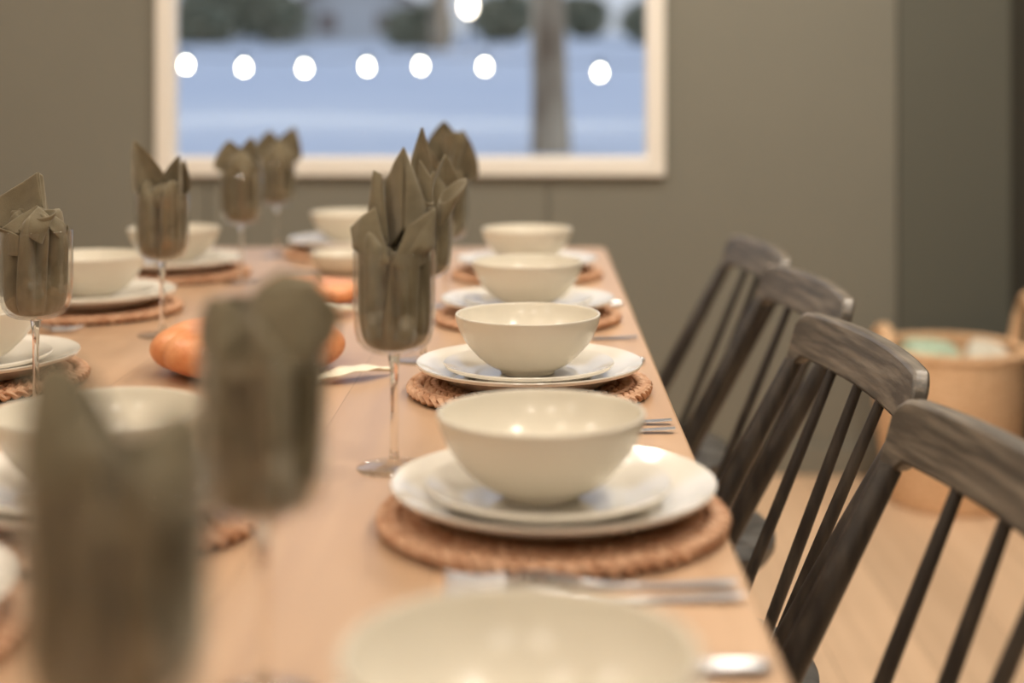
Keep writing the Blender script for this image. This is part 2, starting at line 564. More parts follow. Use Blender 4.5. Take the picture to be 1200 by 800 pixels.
bm = bmesh.new()
for x0, x1, y0, y1 in ((-hx + .10, hx - .10, -hy + .12, -hy + .145), (-hx + .10, hx - .10, hy - .145, hy - .12),
                       (-hx + .10, -hx + .125, -hy + .145, hy - .145), (hx - .125, hx - .10, -hy + .145, hy - .145)):
    box(bm, x0, x1, y0, y1, TZ - .125, TZ - .0365)
obj('apron', bm, M['table_leg'], tb, smooth=False, bevel=.002)
for sx in (-1, 1):
    for sy in (-1, 1):
        bm = bmesh.new()
        cx, cy = sx * (hx - .14), sy * (hy - .16)
        for (z0, z1, a, b2) in ((0, TZ - .0365, .028, .04),):
            v0 = [bm.verts.new((cx + i * a, cy + j * a, z0)) for i, j in ((-1, -1), (1, -1), (1, 1), (-1, 1))]
            v1 = [bm.verts.new((cx + i * b2, cy + j * b2, z1)) for i, j in ((-1, -1), (1, -1), (1, 1), (-1, 1))]
            bm.faces.new(v0[::-1]); bm.faces.new(v1)
            for k in range(4):
                bm.faces.new((v0[k], v0[(k + 1) % 4], v1[(k + 1) % 4], v1[k]))
        obj('leg', bm, M['table_leg'], tb, smooth=False, bevel=.004)

# ================================================================== TABLEWARE
MATH = 0.0135


def make_mat():
    t = empty('woven_placemat')
    bm = bmesh.new()
    rr = [.1345, .114, .093, .072, .051, .030]
    for ri, r in enumerate(rr):
        per = max(6, int(round(2 * PI * r / .038)))
        for s in range(3):
            ph = 2 * PI * s / 3
            n = per * 9
            pts, rad = [], []
            for k in range(n):
                a = 2 * PI * k / n
                w = per * a + ph
                rad_off = .0064 * math.sin(w)
                zz = .0068 + .0040 * math.sin(2 * w)
                rq = r + rad_off
                pts.append((rq * math.cos(a), rq * math.sin(a), zz))
                rad.append(.0043 + .0009 * math.cos(2 * w + ri) + .0004 * math.sin(7 * a + 3 * s))
            tube(bm, pts, rad, 6, closed=True, ell=.80)
    zmin = min(v.co.z for v in bm.verts)
    for v in bm.verts:
        v.co.z = max(v.co.z - zmin, 0) if v.co.z > 0 else 0
        v.co.z = min(v.co.z, MATH)
    obj('braid', bm, M['mat'], t)
    bm = bmesh.new(); lathe(bm, [(0, .0004), (.136, .0004), (.1365, .0035), (0, .0035)], 64)
    obj('backing', bm, M['mat_dark'], t)
    return t


def make_plate(name, r, h, well):
    bm = bmesh.new()
    th = .0042
    lathe(bm, [(0, .0032), (well * .80, .0032), (well, .0040), (well + (r - well) * .25, .0075), (r - .012, h - .0030), (r - .003, h - .0004), (r - .0006, h + .0006),
               (r, h - .0008), (r - .002, h - th), (r - .016, h - th - .0042), (well + .010, .0022), (well - .002, 0), (well - .008, 0), (well - .010, .0012), (0, .0012)], 96)
    return obj(name, bm, M['plate'])


def make_bowl():
    bm = bmesh.new()
    r, h = .0855, .069
    sil = [(0, .375), (.03, .42), (.08, .51), (.14, .58), (.22, .655), (.31, .725), (.43, .808), (.54, .868), (.66, .918), (.78, .956), (.90, .984), (1, 1)]
    outer = [(r * q, .004 + (h - .004) * u) for u, q in sil]
    inner = [(r * q - .0046 + .001 * u, .0095 + (h - .0105) * u) for u, q in sil]
    prof = [(0, .002), (.027, .002), (.0285, 0), (.0315, 0)] + outer + [(r - .0008, h + .0010), (r - .0028, h + .0010)] + inner[::-1] + [(.015, .0088), (0, .0085)]
    lathe(bm, prof, 96)
    return obj('soup_bowl', bm, M['ceramic'], sub=1)


PH1, PH2 = .0220, .0170                    # rim heights of dinner and salad plate
mat0 = make_mat()
din0 = make_plate('dinner_plate', .1325, PH1, .088)
sal0 = make_plate('salad_plate', .100, PH2, .066)
bowl0 = make_bowl()
Z_MAT = TZ + .0006
Z_DIN = Z_MAT + MATH + .0003
Z_SAL = Z_DIN + .0044
Z_BOWL = Z_SAL + .0036

SETTINGS = [
    # bowl x, bowl y, where-phrase, plate shift in x
    (-0.008, .668, 'nearest the camera on the chair side', 0),
    (0.003, 1.160, 'second on the chair side, above the blurred forks', .010),
    (-0.0115, 1.668, 'third on the chair side, in sharp focus', .002),
    (-0.015, 2.18, 'fourth on the chair side', 0),
    (-0.020, 2.69, 'last on the chair side, at the far corner', 0),
    (-0.690, 1.715, 'behind the sharp goblet at the photo edge', 0),
    (-0.710, 2.26, 'behind the second goblet from the photo edge', 0),
    (-0.690, 2.70, 'nearest below the window corner, opposite the chairs', 0),
    (-0.400, 3.045, 'at the far head of the table', 0),
    (-0.360, 1.17, 'in the table middle behind two blurred napkins', 0),
    (-0.470, .90, 'cut off at the lower photo corner, without a bowl', 0),
]


def put(src, used, x, y, z, label, cat, group, rz=0):
    o = src if not used else copy_tree(src)
    o.location = (x, y, z)
    o.rotation_euler = (0, 0, rz)
    tag(o, label, cat, group)
    return o


rng = random.Random(8)
for i, (x, y, w, mo) in enumerate(SETTINGS):
    put(mat0, i, x + mo, y, Z_MAT, ('woven placemat ' + w).replace(', without a bowl', ', under a lone plate'), 'placemat', 'woven round placemats', rng.uniform(0, 6))
    put(din0, i, x + mo, y, Z_DIN, 'large white plate ' + w, 'plate', 'white dinner plates')
    if 'without a bowl' in w: continue
    put(sal0, i, x + mo * .6, y, Z_SAL, 'small white plate ' + w, 'plate', 'small white plates')
    put(bowl0, i, x, y, Z_BOWL, 'cream bowl ' + w, 'bowl', 'cream bowls')

# low dish in the far middle
bm = bmesh.new()
lathe(bm, [(0, .003), (.030, .003), (.031, 0), (.035, 0), (.05, .008), (.062, .024), (.066, .040), (.0645, .0415), (.062, .040), (.057, .025), (.045, .0125), (0, .008)], 64)
o = obj('serving_dish', bm, M['ceramic'], loc=(-.372, 2.74, TZ + .0005))
tag(o, 'small low white dish in front of the bowl at the far table head', 'dish')


# ---- cutlery (length along +x, handle end at x = 0, tip at -L)
def make_fork():
    t = empty('dinner_fork')
    bm = bmesh.new()
    n = 16
    rows = []
    for k in range(n + 1):
        u = k / n
        x = -.145 * u
        w = .0068 - .0022 * smooth01(u * 1.2) - .0012 * math.sin(PI * min(1, u * 1.1))
        if u > .93: w += .0015
        if k == 0: w *= .55
        z = .0052 - .003 * math.sin(PI * min(1, u)) + .006 * smooth01((u - .6) / .4)
        rows.append((x, w, z))
    prev = None
    for x, w, z in rows:
        cur = [bm.verts.new(p) for p in ((x, -w, z), (x, 0, z + .0016), (x, w, z), (x, 0, z - .0016))]
        if prev:
            for q in range(4):
                bm.faces.new((prev[q], prev[(q + 1) % 4], cur[(q + 1) % 4], cur[q]))
        else:
            bm.faces.new(cur)
        prev = cur
    bm.faces.new(prev[::-1])
    obj('handle', bm, M['steel'], t)
    bm = bmesh.new()
    # palm
    for sgn in (0,):
        pr = None
        for x, w, z in ((-.143, .004, .0112), (-.150, .0085, .0108), (-.158, .0115, .0085), (-.166, .0120, .0066)):
            cur = [bm.verts.new(p) for p in ((x, -w, z), (x, w, z), (x, w, z - .0018), (x, -w, z - .0018))]
            if pr:
                for q in range(4):
                    bm.faces.new((pr[q], pr[(q + 1) % 4], cur[(q + 1) % 4], cur[q]))
            else:
                bm.faces.new(cur)
            pr = cur
        bm.faces.new(pr[::-1])
    for yy in (-.0098, -.0033, .0033, .0098):
        tube(bm, [(-.165, yy, .0060), (-.182, yy, .0045), (-.198, yy * .92, .0062), (-.208, yy * .88, .0092)], [.0021, .0019, .0016, .0008], 6)
    obj('tines', bm, M['steel'], t)
    return t


def make_knife():
    t = empty('table_knife')
    bm = bmesh.new()
    tube(bm, [(0, 0, .005), (-.006, 0, .005), (-.05, 0, .005), (-.095, 0, .005), (-.105, 0, .005)], [.003, .0078, .0070, .0062, .0048], 10, ell=.6)
    obj('handle', bm, M['steel'], t)
    bm = bmesh.new()
    pr = None
    for x, w0, w1 in ((-.103, -.005, .005), (-.115, -.008, .0065), (-.17, -.0095, .0065), (-.205, -.008, .0065), (-.222, -.001, .0058), (-.226, .004, .0052)):
        cur = [bm.verts.new(p) for p in ((x, w0, .0036), (x, w1, .0036), (x, w1, .0058), (x, w0, .0042))]
        if pr:
            for q in range(4):
                bm.faces.new((pr[q], pr[(q + 1) % 4], cur[(q + 1) % 4], cur[q]))
        else:
            bm.faces.new(cur)
        pr = cur
    bm.faces.new(pr[::-1])
    obj('blade', bm, M['steel'], t)
    return t


def settle(t):
    z = min((v.co.z for c in t.children for v in c.data.vertices))
    for c in t.children:
        c.data.transform(Matrix.Translation((0, 0, -z)))


fork0, knife0 = make_fork(), make_knife()
settle(fork0); settle(knife0)
FORKS = [
    (.142, 1.012, 0, 'upper of two blurred steel forks before the second placemat on the chair side'),
    (.143, .985, 0, 'lower of two blurred steel forks before the second placemat on the chair side'),
    (.142, 1.505, 0, 'sharp steel fork end by the table edge, upper of the pair'),
    (.142, 1.468, 0, 'sharp steel fork end by the table edge, lower of the pair'),
    (.142, 2.015, 0, 'dark steel fork between the third and fourth bowls on the chair side'),
    (-.872, 2.075, PI, 'steel fork between plates on the side without chairs, behind the sharp goblet stem'),
]
for i, (x, y, rz, lab) in enumerate(FORKS):
    put(fork0, i, x, y, TZ + .0004, lab, 'fork', 'steel forks', rz)
KNIVES = [
    (.142, .862, 'blurred steel knife end at the bottom of the photo beside the closest bowl'),
    (.139, 1.838, 'steel knife end peeping out behind the third dinner plate on the chair side'),
    (.140, 2.325, 'faint steel knife behind the fourth dinner plate on the chair side'),
]
for i, (x, y, lab) in enumerate(KNIVES):
    put(knife0, i, x, y, TZ + .0004, lab, 'knife', 'steel knives')


# ---- goblets
GR, GH, GB = .0385, .202, .108


def make_goblet():
    t = empty('wine_goblet')
    bm = bmesh.new()
    r = GR
    outer = [(.0042, GB - .003), (.012, GB - .0008), (.022, GB + .0012), (.0295, GB + .0050), (.0345, GB + .0115), (.0370, GB + .020), (r - .0004, GB + .030), (r, GB + .045), (r, GH)]
    inner = [(r - .0013, GH), (r - .0013, GB + .045), (r - .0017, GB + .030), (.0356, GB + .0205), (.0332, GB + .0126), (.0284, GB + .0066), (.0212, GB + .0030), (.011, GB + .0012), (0, GB + .0010)]
    lathe(bm, outer + [(r - .0004, GH + .0007), (r - .0010, GH + .0007)] + inner, 72)
    obj('bowl', bm, M['glass'], t, angle=80)
    bm = bmesh.new()
    lathe(bm, [(0, GB - .0015), (.0058, GB - .0018), (.0052, GB - .006), (.0040, GB - .013), (.0034, GB - .03), (.0033, .045), (.0036, .02), (.0046, .010), (.0070, .0060)], 28)
    obj('stem', bm, M['stemglass'], t, angle=80)
    bm = bmesh.new()
    lathe(bm, [(.0068, .0063), (.012, .0044), (.024, .0026), (.0340, .0016), (.0352, .0009), (.0345, 0), (0, 0)], 56)
    bm.verts.ensure_lookup_table()
    obj('foot', bm, M['footglass'], t, angle=60)
    return t


gob0 = make_goblet()


def petal(bm, base, tip, w0, w1, face, curl, bulge=0.0, p=1.3, nu=8, nv=14, twist=0.0, rg=None, fold=0.0):
    """one free corner of the folded cloth: a pointed curled sheet"""
    base, tip = Vector(base), Vector(tip)
    ax = (tip - base)
    n = Vector((math.cos(face), math.sin(face), 0))
    s = ax.cross(n).normalized()
    n = s.cross(ax).normalized()
    ph = rg.uniform(0, 6) if rg else 0
    rows = []
    for j in range(nv + 1):
        v = j / nv
        c = base.lerp(tip, v) + n * bulge * math.sin(PI * v)
        h = w0 * max(0, 1 - v ** p) ** .8 + w1 * math.sin(PI * min(1, v)) * (1 - v) ** .3
        h = max(h, .0010)
        tw = twist * v
        ss = s * math.cos(tw) + n * math.sin(tw)
        nn = n * math.cos(tw) - s * math.sin(tw)
        row = []
        for i in range(nu + 1):
            u = -1 + 2 * i / nu
            prof = curl * (u * u - .25) if not fold else curl * (abs(u) ** 1.2 - .3)
            wob = .0012 * math.sin(3.0 * u + 5 * v + ph) * (1 - v)
            row.append(bm.verts.new(c + ss * u * h * (1 - .25 * min(1, abs(curl)) * u * u) + nn * (prof * h + wob)))
        rows.append(row)
    for j in range(nv):
        for i in range(nu):
            bm.faces.new((rows[j][i], rows[j][i + 1], rows[j + 1][i + 1], rows[j + 1][i]))


def cone(bm, apex, cen, ra, rb, tilt, nn=28):
    apex, cen = Vector(apex), Vector(cen)
    ax = (cen - apex).normalized()
    e1 = ax.cross(Vector((0, 1, 0))).normalized(); e2 = ax.cross(e1)
    rows = []
    for j in range(9):
        v = .06 + .94 * j / 8
        row = []
        for i in range(nn):
            a = 2 * PI * i / nn
            q = cen + e1 * ra * math.cos(a) + e2 * rb * math.sin(a) + ax * tilt * math.sin(a)
            row.append(bm.verts.new(apex.lerp(q, v) + ax * 0))
        rows.append(row)
    for a, b2 in zip(rows, rows[1:]):
        for i in range(nn):
            k = (i + 1) % nn
            bm.faces.new((a[i], a[k], b2[k], b2[i]))


def patch(bm, P, bulge=0.0, n=10, wob=0.0, ph=0.0):
    """a folded cloth facet spanned by four corners, bulging along its normal"""
    P = [Vector(p) for p in P]
    nrm = (P[2] - P[0]).cross(P[3] - P[1]).normalized()
    if nrm.y > 0: nrm = -nrm
    g = []
    for j in range(n + 1):
        v = j / n
        row = []
        for i in range(n + 1):
            u = i / n
            q = (P[0] * (1 - u) + P[1] * u) * (1 - v) + (P[3] * (1 - u) + P[2] * u) * v
            q = q + nrm * (bulge * math.sin(PI * u) * (.4 + .6 * math.sin(PI * v)) + wob * math.sin(9 * u + 4 * v + ph))
            row.append(bm.verts.new(q))
        g.append(row)
    for j in range(n):
        for i in range(n):
            bm.faces.new((g[j][i], g[j][i + 1], g[j + 1][i + 1], g[j + 1][i]))


def make_napkin(seed, sc, petals, label, x, y, k=0):
    """sc: metres per photo pixel at the goblet; petals in pixels relative to the rim centre:
       (bx, by, bd, tx, ty, td, w0, w1, face_deg, curl, bulge); d = away from the camera"""
    rg = random.Random(seed)
    bm = bmesh.new()
    ph = [rg.uniform(0, 6) for _ in range(6)]
    prof = [(.006, GB + .0035), (.018, GB + .0045), (.0255, GB + .0080), (.0305, GB + .0145), (.0335, GB + .025), (.0345, GB + .040), (.0348, GB + .065),
            (.0348, GH - .010), (.034, GH + .004), (.030, GH + .013), (.022, GH + .010), (.012, GH - .004), (.006, GH - .012)]

    def folds(r, z, a):
        u = (z - GB) / .1
        g = (.42 * max(0, math.sin(4 * a + ph[0] + .7 * u)) ** 3 + .36 * max(0, math.sin(5 * a + ph[1] - .9 * u)) ** 5
             + .12 * max(0, math.sin(9 * a + ph[2] + .6 * u)) ** 3 + .03 * math.sin(14 * a + ph[3]))
        g = min(g, .62)
        r2 = r * (1 - g * min(1, .25 + 1.5 * u)) if r > .018 else r * .9
        z2 = z + (.010 * math.sin(3 * a + ph[4]) * smooth01((z - GH + .02) / .02))
        return r2, max(z2, GB + .0034)

    lathe(bm, prof, 128, fn=folds)
    nb = len(bm.verts)
    for q in petals:
        if q[0] == 'patch':
            P_ = [(a_ * sc, d_ * sc, GH - b_ * sc) for a_, b_, d_ in q[1]]
            patch(bm, P_, q[2] * sc, wob=.7 * sc, ph=rg.uniform(0, 6))
            continue
        if q[0] == 'loop':
            _, A_, C_, ra_, rb_, al_ = q
            apex = Vector((A_[0] * sc, A_[2] * sc, GH - A_[1] * sc)); cen = Vector((C_[0] * sc, C_[2] * sc, GH - C_[1] * sc))
            al_ = R(al_)
            e1 = Vector((math.cos(al_), 0, math.sin(al_))); e2 = Vector((-math.sin(al_) * .45, .85, math.cos(al_) * .45))
            rws = []
            for jj in range(10):
                v_ = .05 + .95 * jj / 9
                rws.append([bm.verts.new(apex.lerp(cen + (e1 * ra_ * math.cos(2 * PI * ii / 28) + e2 * rb_ * math.sin(2 * PI * ii / 28)) * sc, v_)) for ii in range(28)])
            for a_, b_ in zip(rws, rws[1:]):
                for ii in range(28):
                    bm.faces.new((a_[ii], a_[(ii + 1) % 28], b_[(ii + 1) % 28], b_[ii]))
            continue
        if q[0] == 'cone':
            _, ax_, ay_, ad_, cx_, cy_, cd_, ra_, rb_, ti_ = q
            cone(bm, (ax_ * sc, ad_ * sc, GH - ay_ * sc), (cx_ * sc, cd_ * sc, GH - cy_ * sc), ra_ * sc, rb_ * sc, ti_ * sc)
            continue
        bx, by, bd, tx, ty, td, w0, w1, fc, cu, bu = q[:11]
        pp = q[11] if len(q) > 11 else 1.6
        petal(bm, (bx * sc, bd * sc, GH - by * sc), (tx * sc, td * sc, GH - ty * sc), w0 * sc, w1 * sc, R(fc), cu, bu * sc, p=pp, rg=rg)
    # keep what is below the rim inside the glass
    bm.verts.ensure_lookup_table()
    for v in list(bm.verts)[nb:]:
        if v.co.z < GH + .003:
            rr = math.hypot(v.co.x, v.co.y)
            if rr > .0335:
                v.co.x *= .0335 / rr; v.co.y *= .0335 / rr
        z = v.co.z
    o = obj('linen_napkin', bm, M['linen'], solid=.0019, sub=1, angle=180)
    o.location = (x, y, TZ + .0005)
    tag(o, label, 'napkin', 'linen napkins in goblets')
    return o


GOB = []


def goblet(px, Y, where, rz=0):
    x = (px - 630) * Y / F
    o = put(gob0, len(GOB), x, Y, TZ + .0004, 'clear stemmed goblet ' + where, 'goblet', 'stemmed goblets', rz)
    GOB.append(o)
    return x, Y, Y / F


# petals: bx, by, bd, tx, ty, td, w0, w1, face, curl, bulge   (face -90 = towards the camera)
x, Y, s = goblet(462, 1.33, 'in sharp focus beside the third bowl, stem and foot in full view')
make_napkin(1, s, [
    ('patch', [(11, -126, 2), (-12, -81, 12), (-9, 5, 16), (12, -27, -18)], 2),
    ('patch', [(11, -126, 2), (12, -27, -18), (44, 5, 10), (36, -55, 8)], 5),
    ('patch', [(10, -123, 4), (38, -52, 12), (44, 5, 18), (-7, 5, 22)], -3),
    ('patch', [(-25, -96, 4), (-15, -90, 4), (-4, -10, -18), (-22, -33, -10)], 2),
    ('patch', [(-25, -96, 4), (-22, -33, -10), (-26, 5, -14), (-32, -33, 4)], 0),
    ('patch', [(-51, -29, -4), (-20, -55, -14), (-1, 11, -36), (-43, 11, -24)], 6),
    ('patch', [(-51, -29, -4), (-43, 11, -24), (-34, 11, 10), (-22, -49, 8)], -2),
    ('patch', [(49, -54, -14), (18, -33, -34), (2, 11, -44), (12, 17, -44)], 2),
    ('patch', [(49, -54, -14), (12, 11, -44), (28, 17, -40), (50, 11, -22)], 4),
    ('patch', [(38, -52, 10), (49, -54, -14), (50, 11, -18), (40, 11, 16)], 1),
    ('patch', [(16, -45, 2), (50, -47, 4), (46, 15, 6), (12, 15, -2)], -4),
    ('patch', [(28, -109, 20), (42, -87, 18), (47, -35, 14), (26, -25, 22)], 4),
    ('loop', (54, -28, -6), (69, -72, 0), 21, 15, 38),
    ('loop', (28, -30, 8), (34, -66, 14), 14, 10, -40),
], 'olive linen napkin with one tall pointed tip in the sharp middle goblet', x, Y)

x, Y, s = goblet(42, 1.53, 'in sharp focus at the photo edge')
make_napkin(2, s, [
    ('patch', [(-56, -34, 8), (0, -69, 6), (8, -28, -2), (-40, 2, -2)], -6),
    ('patch', [(0, -69, 6), (5, -63, 10), (12, -4, 12), (8, -28, -2)], 1),
    ('patch', [(-56, -34, 8), (-40, 2, -2), (-38, 24, 14), (-46, 14, 24)], 2),
    ('patch', [(-32, -4, -30), (6, -31, -14), (10, -27, -10), (-8, 2, -34)], 2),
    ('patch', [(-8, -4, -38), (8, -30, -14), (28, -16, -24), (20, 14, -34)], 5),
    ('patch', [(8, -30, -14), (38, -6, -4), (40, 24, -6), (26, -4, -26)], 5),
    ('patch', [(4, -26, -8), (36, -4, 10), (28, 24, 16), (-12, 14, 0)], -3),
    ('patch', [(-38, -8, -30), (-6, 2, -36), (-8, 26, -38), (-34, 26, -32)], 3),
    ('patch', [(-22, -26, 4), (8, -26, 6), (4, 24, -8), (-32, 24, -16)], -5),
    ('loop', (12, 8, -24), (18, -22, -22), 14, 9, 8),
], 'olive linen napkin with a broad folded tip in the goblet at the photo edge', x, Y)

x, Y, s = goblet(190, 2.05, 'second from the photo edge, in front of two white bowls')
make_napkin(3, s, [
    (-10, 14, -4, -32, -64, -4, 26, 4, -60, .7, 4, 1.5),
    (14, 14, 0, 20, -46, 0, 18, 5, -110, 1.0, 2, 1.7),
    (2, 14, -14, 6, -14, -14, 26, 4, -90, -.5, 4, 2.2),
    (20, 12, 8, 24, -40, 8, 12, 5, -90, .6, 0, 1.7),
], 'olive linen napkin with two spread tips in the second goblet from the photo edge', x, Y)

x, Y, s = goblet(283, 2.60, 'third from the photo edge, below the window frame')
make_napkin(4, s, [
    (-8, 10, -4, -14, -38, -4, 20, 6, -80, .5, 4, 2.8),
    (8, 10, 0, 12, -42, 2, 18, 5, -100, .7, 2, 2.0),
    (0, 10, -10, 2, -26, -12, 22, 6, -90, -.6, 4, 2.4),
], 'olive linen napkin with a short blunt tip in the third goblet from the photo edge', x, Y)

x, Y, s = goblet(325, 3.02, 'farthest opposite the chairs, half behind another goblet')
make_napkin(5, s, [
    (4, 10, 0, 20, -40, 0, 20, 5, -80, .4, 2, 1.8),
    (-6, 10, 4, -10, -36, 4, 20, 6, -100, .5, 2, 2.6),
    (2, 10, -8, 6, -24, -10, 20, 6, -90, -.5, 3, 2.4),
], 'olive linen napkin in the farthest goblet, its flag shaped tip against the window', x, Y)

x, Y, s = goblet(496, 1.858, 'half hidden behind the sharp middle goblet')
make_napkin(6, s, [
    (-4, 20, 6, -2, -92, 8, 18, 6, -90, .6, 0, 1.6),
    (20, 18, -6, 26, -60, -4, 20, 8, -70, .8, 3, 2.2),
    (14, 18, -10, 12, -40, -12, 24, 6, -80, -.5, 4, 2.0),
    (-16, 18, -6, -22, -44, -6, 20, 6, -110, .5, 3, 1.8),
], 'olive linen napkin with a looped tip behind the sharp middle goblet', x, Y)

x, Y, s = goblet(522, 2.32, 'farthest on the chair side, behind two other goblets')
make_napkin(7, s, [
    (-2, 14, 6, -2, -72, 6, 28, 6, -90, .5, 0, 3.0),
    (14, 14, -4, 20, -62, -4, 20, 6, -70, .8, 3, 2.6),
    (-10, 14, -6, -24, -46, -6, 16, 6, -100, .6, 2, 1.8),
    ('cone', 6, 4, -10, 12, -52, -6, 14, 10, 8),
], 'olive linen napkin standing highest against the window frame in a far goblet', x, Y)

x, Y, s = goblet(308, .823, 'strongly blurred before the orange pumpkin')
make_napkin(8, s, [
    ('patch', [(-4, -79, -8), (64, -85, -12), (70, 12, -46), (-22, 27, -56)], 14),
    ('patch', [(64, -85, -12), (94, -45, -4), (76, 12, 0), (58, 17, -42)], 4),
    ('patch', [(-4, -79, -8), (22, -95, 4), (72, -81, 10), (64, -83, -10)], 2),
    ('patch', [(22, -95, 4), (94, -45, -2), (72, 17, 40), (-8, 17, 50)], -6),
    ('patch', [(-2, -83, -6), (-20, 27, -56), (-38, 27, -20), (-26, -47, 4)], 3),
    ('patch', [(-58, -69, -14), (-24, -57, -10), (-12, 27, -50), (-60, 27, -44)], 10),
    ('patch', [(-58, -69, -14), (-60, 27, -44), (-74, 17, 0), (-72, -49, 0)], 4),
    ('patch', [(-46, -67, 0), (2, -63, 10), (2, 27, 40), (-72, 27, 30)], -6),
], 'strongly blurred olive linen napkin with two lobes before the orange pumpkin', x, Y)

x, Y, s = goblet(134, .565, 'largest and most blurred, at the lower photo corner')
make_napkin(9, s, [
    ('patch', [(-94, -125, -10), (-56, -139, -6), (-12, 3, -70), (-98, 23, -60)], 14),
    ('patch', [(-56, -139, -6), (-34, -105, 6), (16, 23, -20), (-16, 13, -66)], 6),
    ('patch', [(-94, -125, -10), (-100, -37, 0), (-102, 43, 30), (-74, 3, 40)], 2),
    ('patch', [(-74, -133, 6), (-30, -101, 14), (26, 33, 70), (-94, 33, 60)], -8),
    ('patch', [(-22, -37, -40), (36, -29, -36), (52, 63, -86), (-30, 73, -96)], 14),
    ('patch', [(31, -31, -36), (98, -21, 0), (104, 63, 0), (46, 63, -84)], 12),
    ('patch', [(-14, -41, 20), (92, -23, 20), (86, 63, 70), (-34, 63, 80)], -6),
], 'largest and most blurred olive linen napkin at the lower photo corner', x, Y)


# ---- centrepiece pumpkins and cream leaves
def make_pumpkin(r, h, ribs=9):
    t = empty('orange_pumpkin')
    bm = bmesh.new()
    prof = []
    n = 20
    for k in range(n + 1):
        a = -PI / 2 + PI * k / n
        prof.append((max(0, r * math.cos(a) ** .62 if 0 < k < n else 0), h / 2 + h / 2 * math.sin(a) - (.012 * math.exp(-((k - n) / 3.0) ** 2)) + (.004 * math.exp(-(k / 2.5) ** 2))))

    def rib(rr, z, a):
        d = abs(math.sin(ribs * a / 2))
        return rr * (.93 + .07 * d ** .6), z

    lathe(bm, prof, 108, fn=rib)
    zmin = min(v.co.z for v in bm.verts)
    for v in bm.verts: v.co.z -= zmin
    top = max(v.co.z for v in bm.verts)
    obj('flesh', bm, M['pumpkin'], t, angle=80)
    bm = bmesh.new()
    tube(bm, [(0, 0, top - .018), (0, 0, top - .006), (.004, .002, top + .004), (.010, .004, top + .009)], [.013, .008, .0065, .0075], 9)
    obj('stalk', bm, M['stalk'], t)
    return t


pk = make_pumpkin(.122, .070)
X = (292 - 630) * 1.80 / F
put(pk, 0, X, 1.80, TZ + .0004, 'large orange pumpkin half hidden behind a blurred napkin', 'pumpkin', 'orange pumpkins', .3)
pk2 = put(pk, 1, (372 - 630) * 2.36 / F, 2.36, TZ + .0004, 'smaller orange pumpkin farther down the table middle', 'pumpkin', 'orange pumpkins', 1.0)
pk2.scale = (.62, .62, .62)


def make_leaf():
    t = empty('cream_leaf')
    bm = bmesh.new()
    n = 18
    rows = []
    for k in range(n + 1):
        u = k / n
        w = .018 * math.sin(PI * u ** .8) ** .9 + .0006
        z = .004 + .006 * math.sin(PI * u) * (1 if True else 0)
        rows.append([bm.verts.new((-.055 + .11 * u, w * q, z + .004 * abs(q) + .001 * math.sin(20 * u) * abs(q))) for q in (-1, -.5, 0, .5, 1)])
    for a, b2 in zip(rows, rows[1:]):
        for i in range(4):
            bm.faces.new((a[i], a[i + 1], b2[i + 1], b2[i]))
    obj('blade', bm, M['leaf'], t, solid=.0016)
    bm = bmesh.new()
    tube(bm, [(-.055, 0, .0042), (-.065, .002, .0032), (-.074, .006, .0022)], .0014, 6)
    obj('stalk', bm, M['leaf'], t)
    return t


lf = make_leaf()
p = at(410, 438, 1.77)
put(lf, 0, -.222, 1.735, TZ + .0003, 'cream leaf lying on the table beside the large orange pumpkin', 'leaf', 'cream leaves', R(38))
put(lf, 1, -.318, 2.225, TZ + .0003, 'cream leaf lying before the smaller far pumpkin', 'leaf', 'cream leaves', R(10))


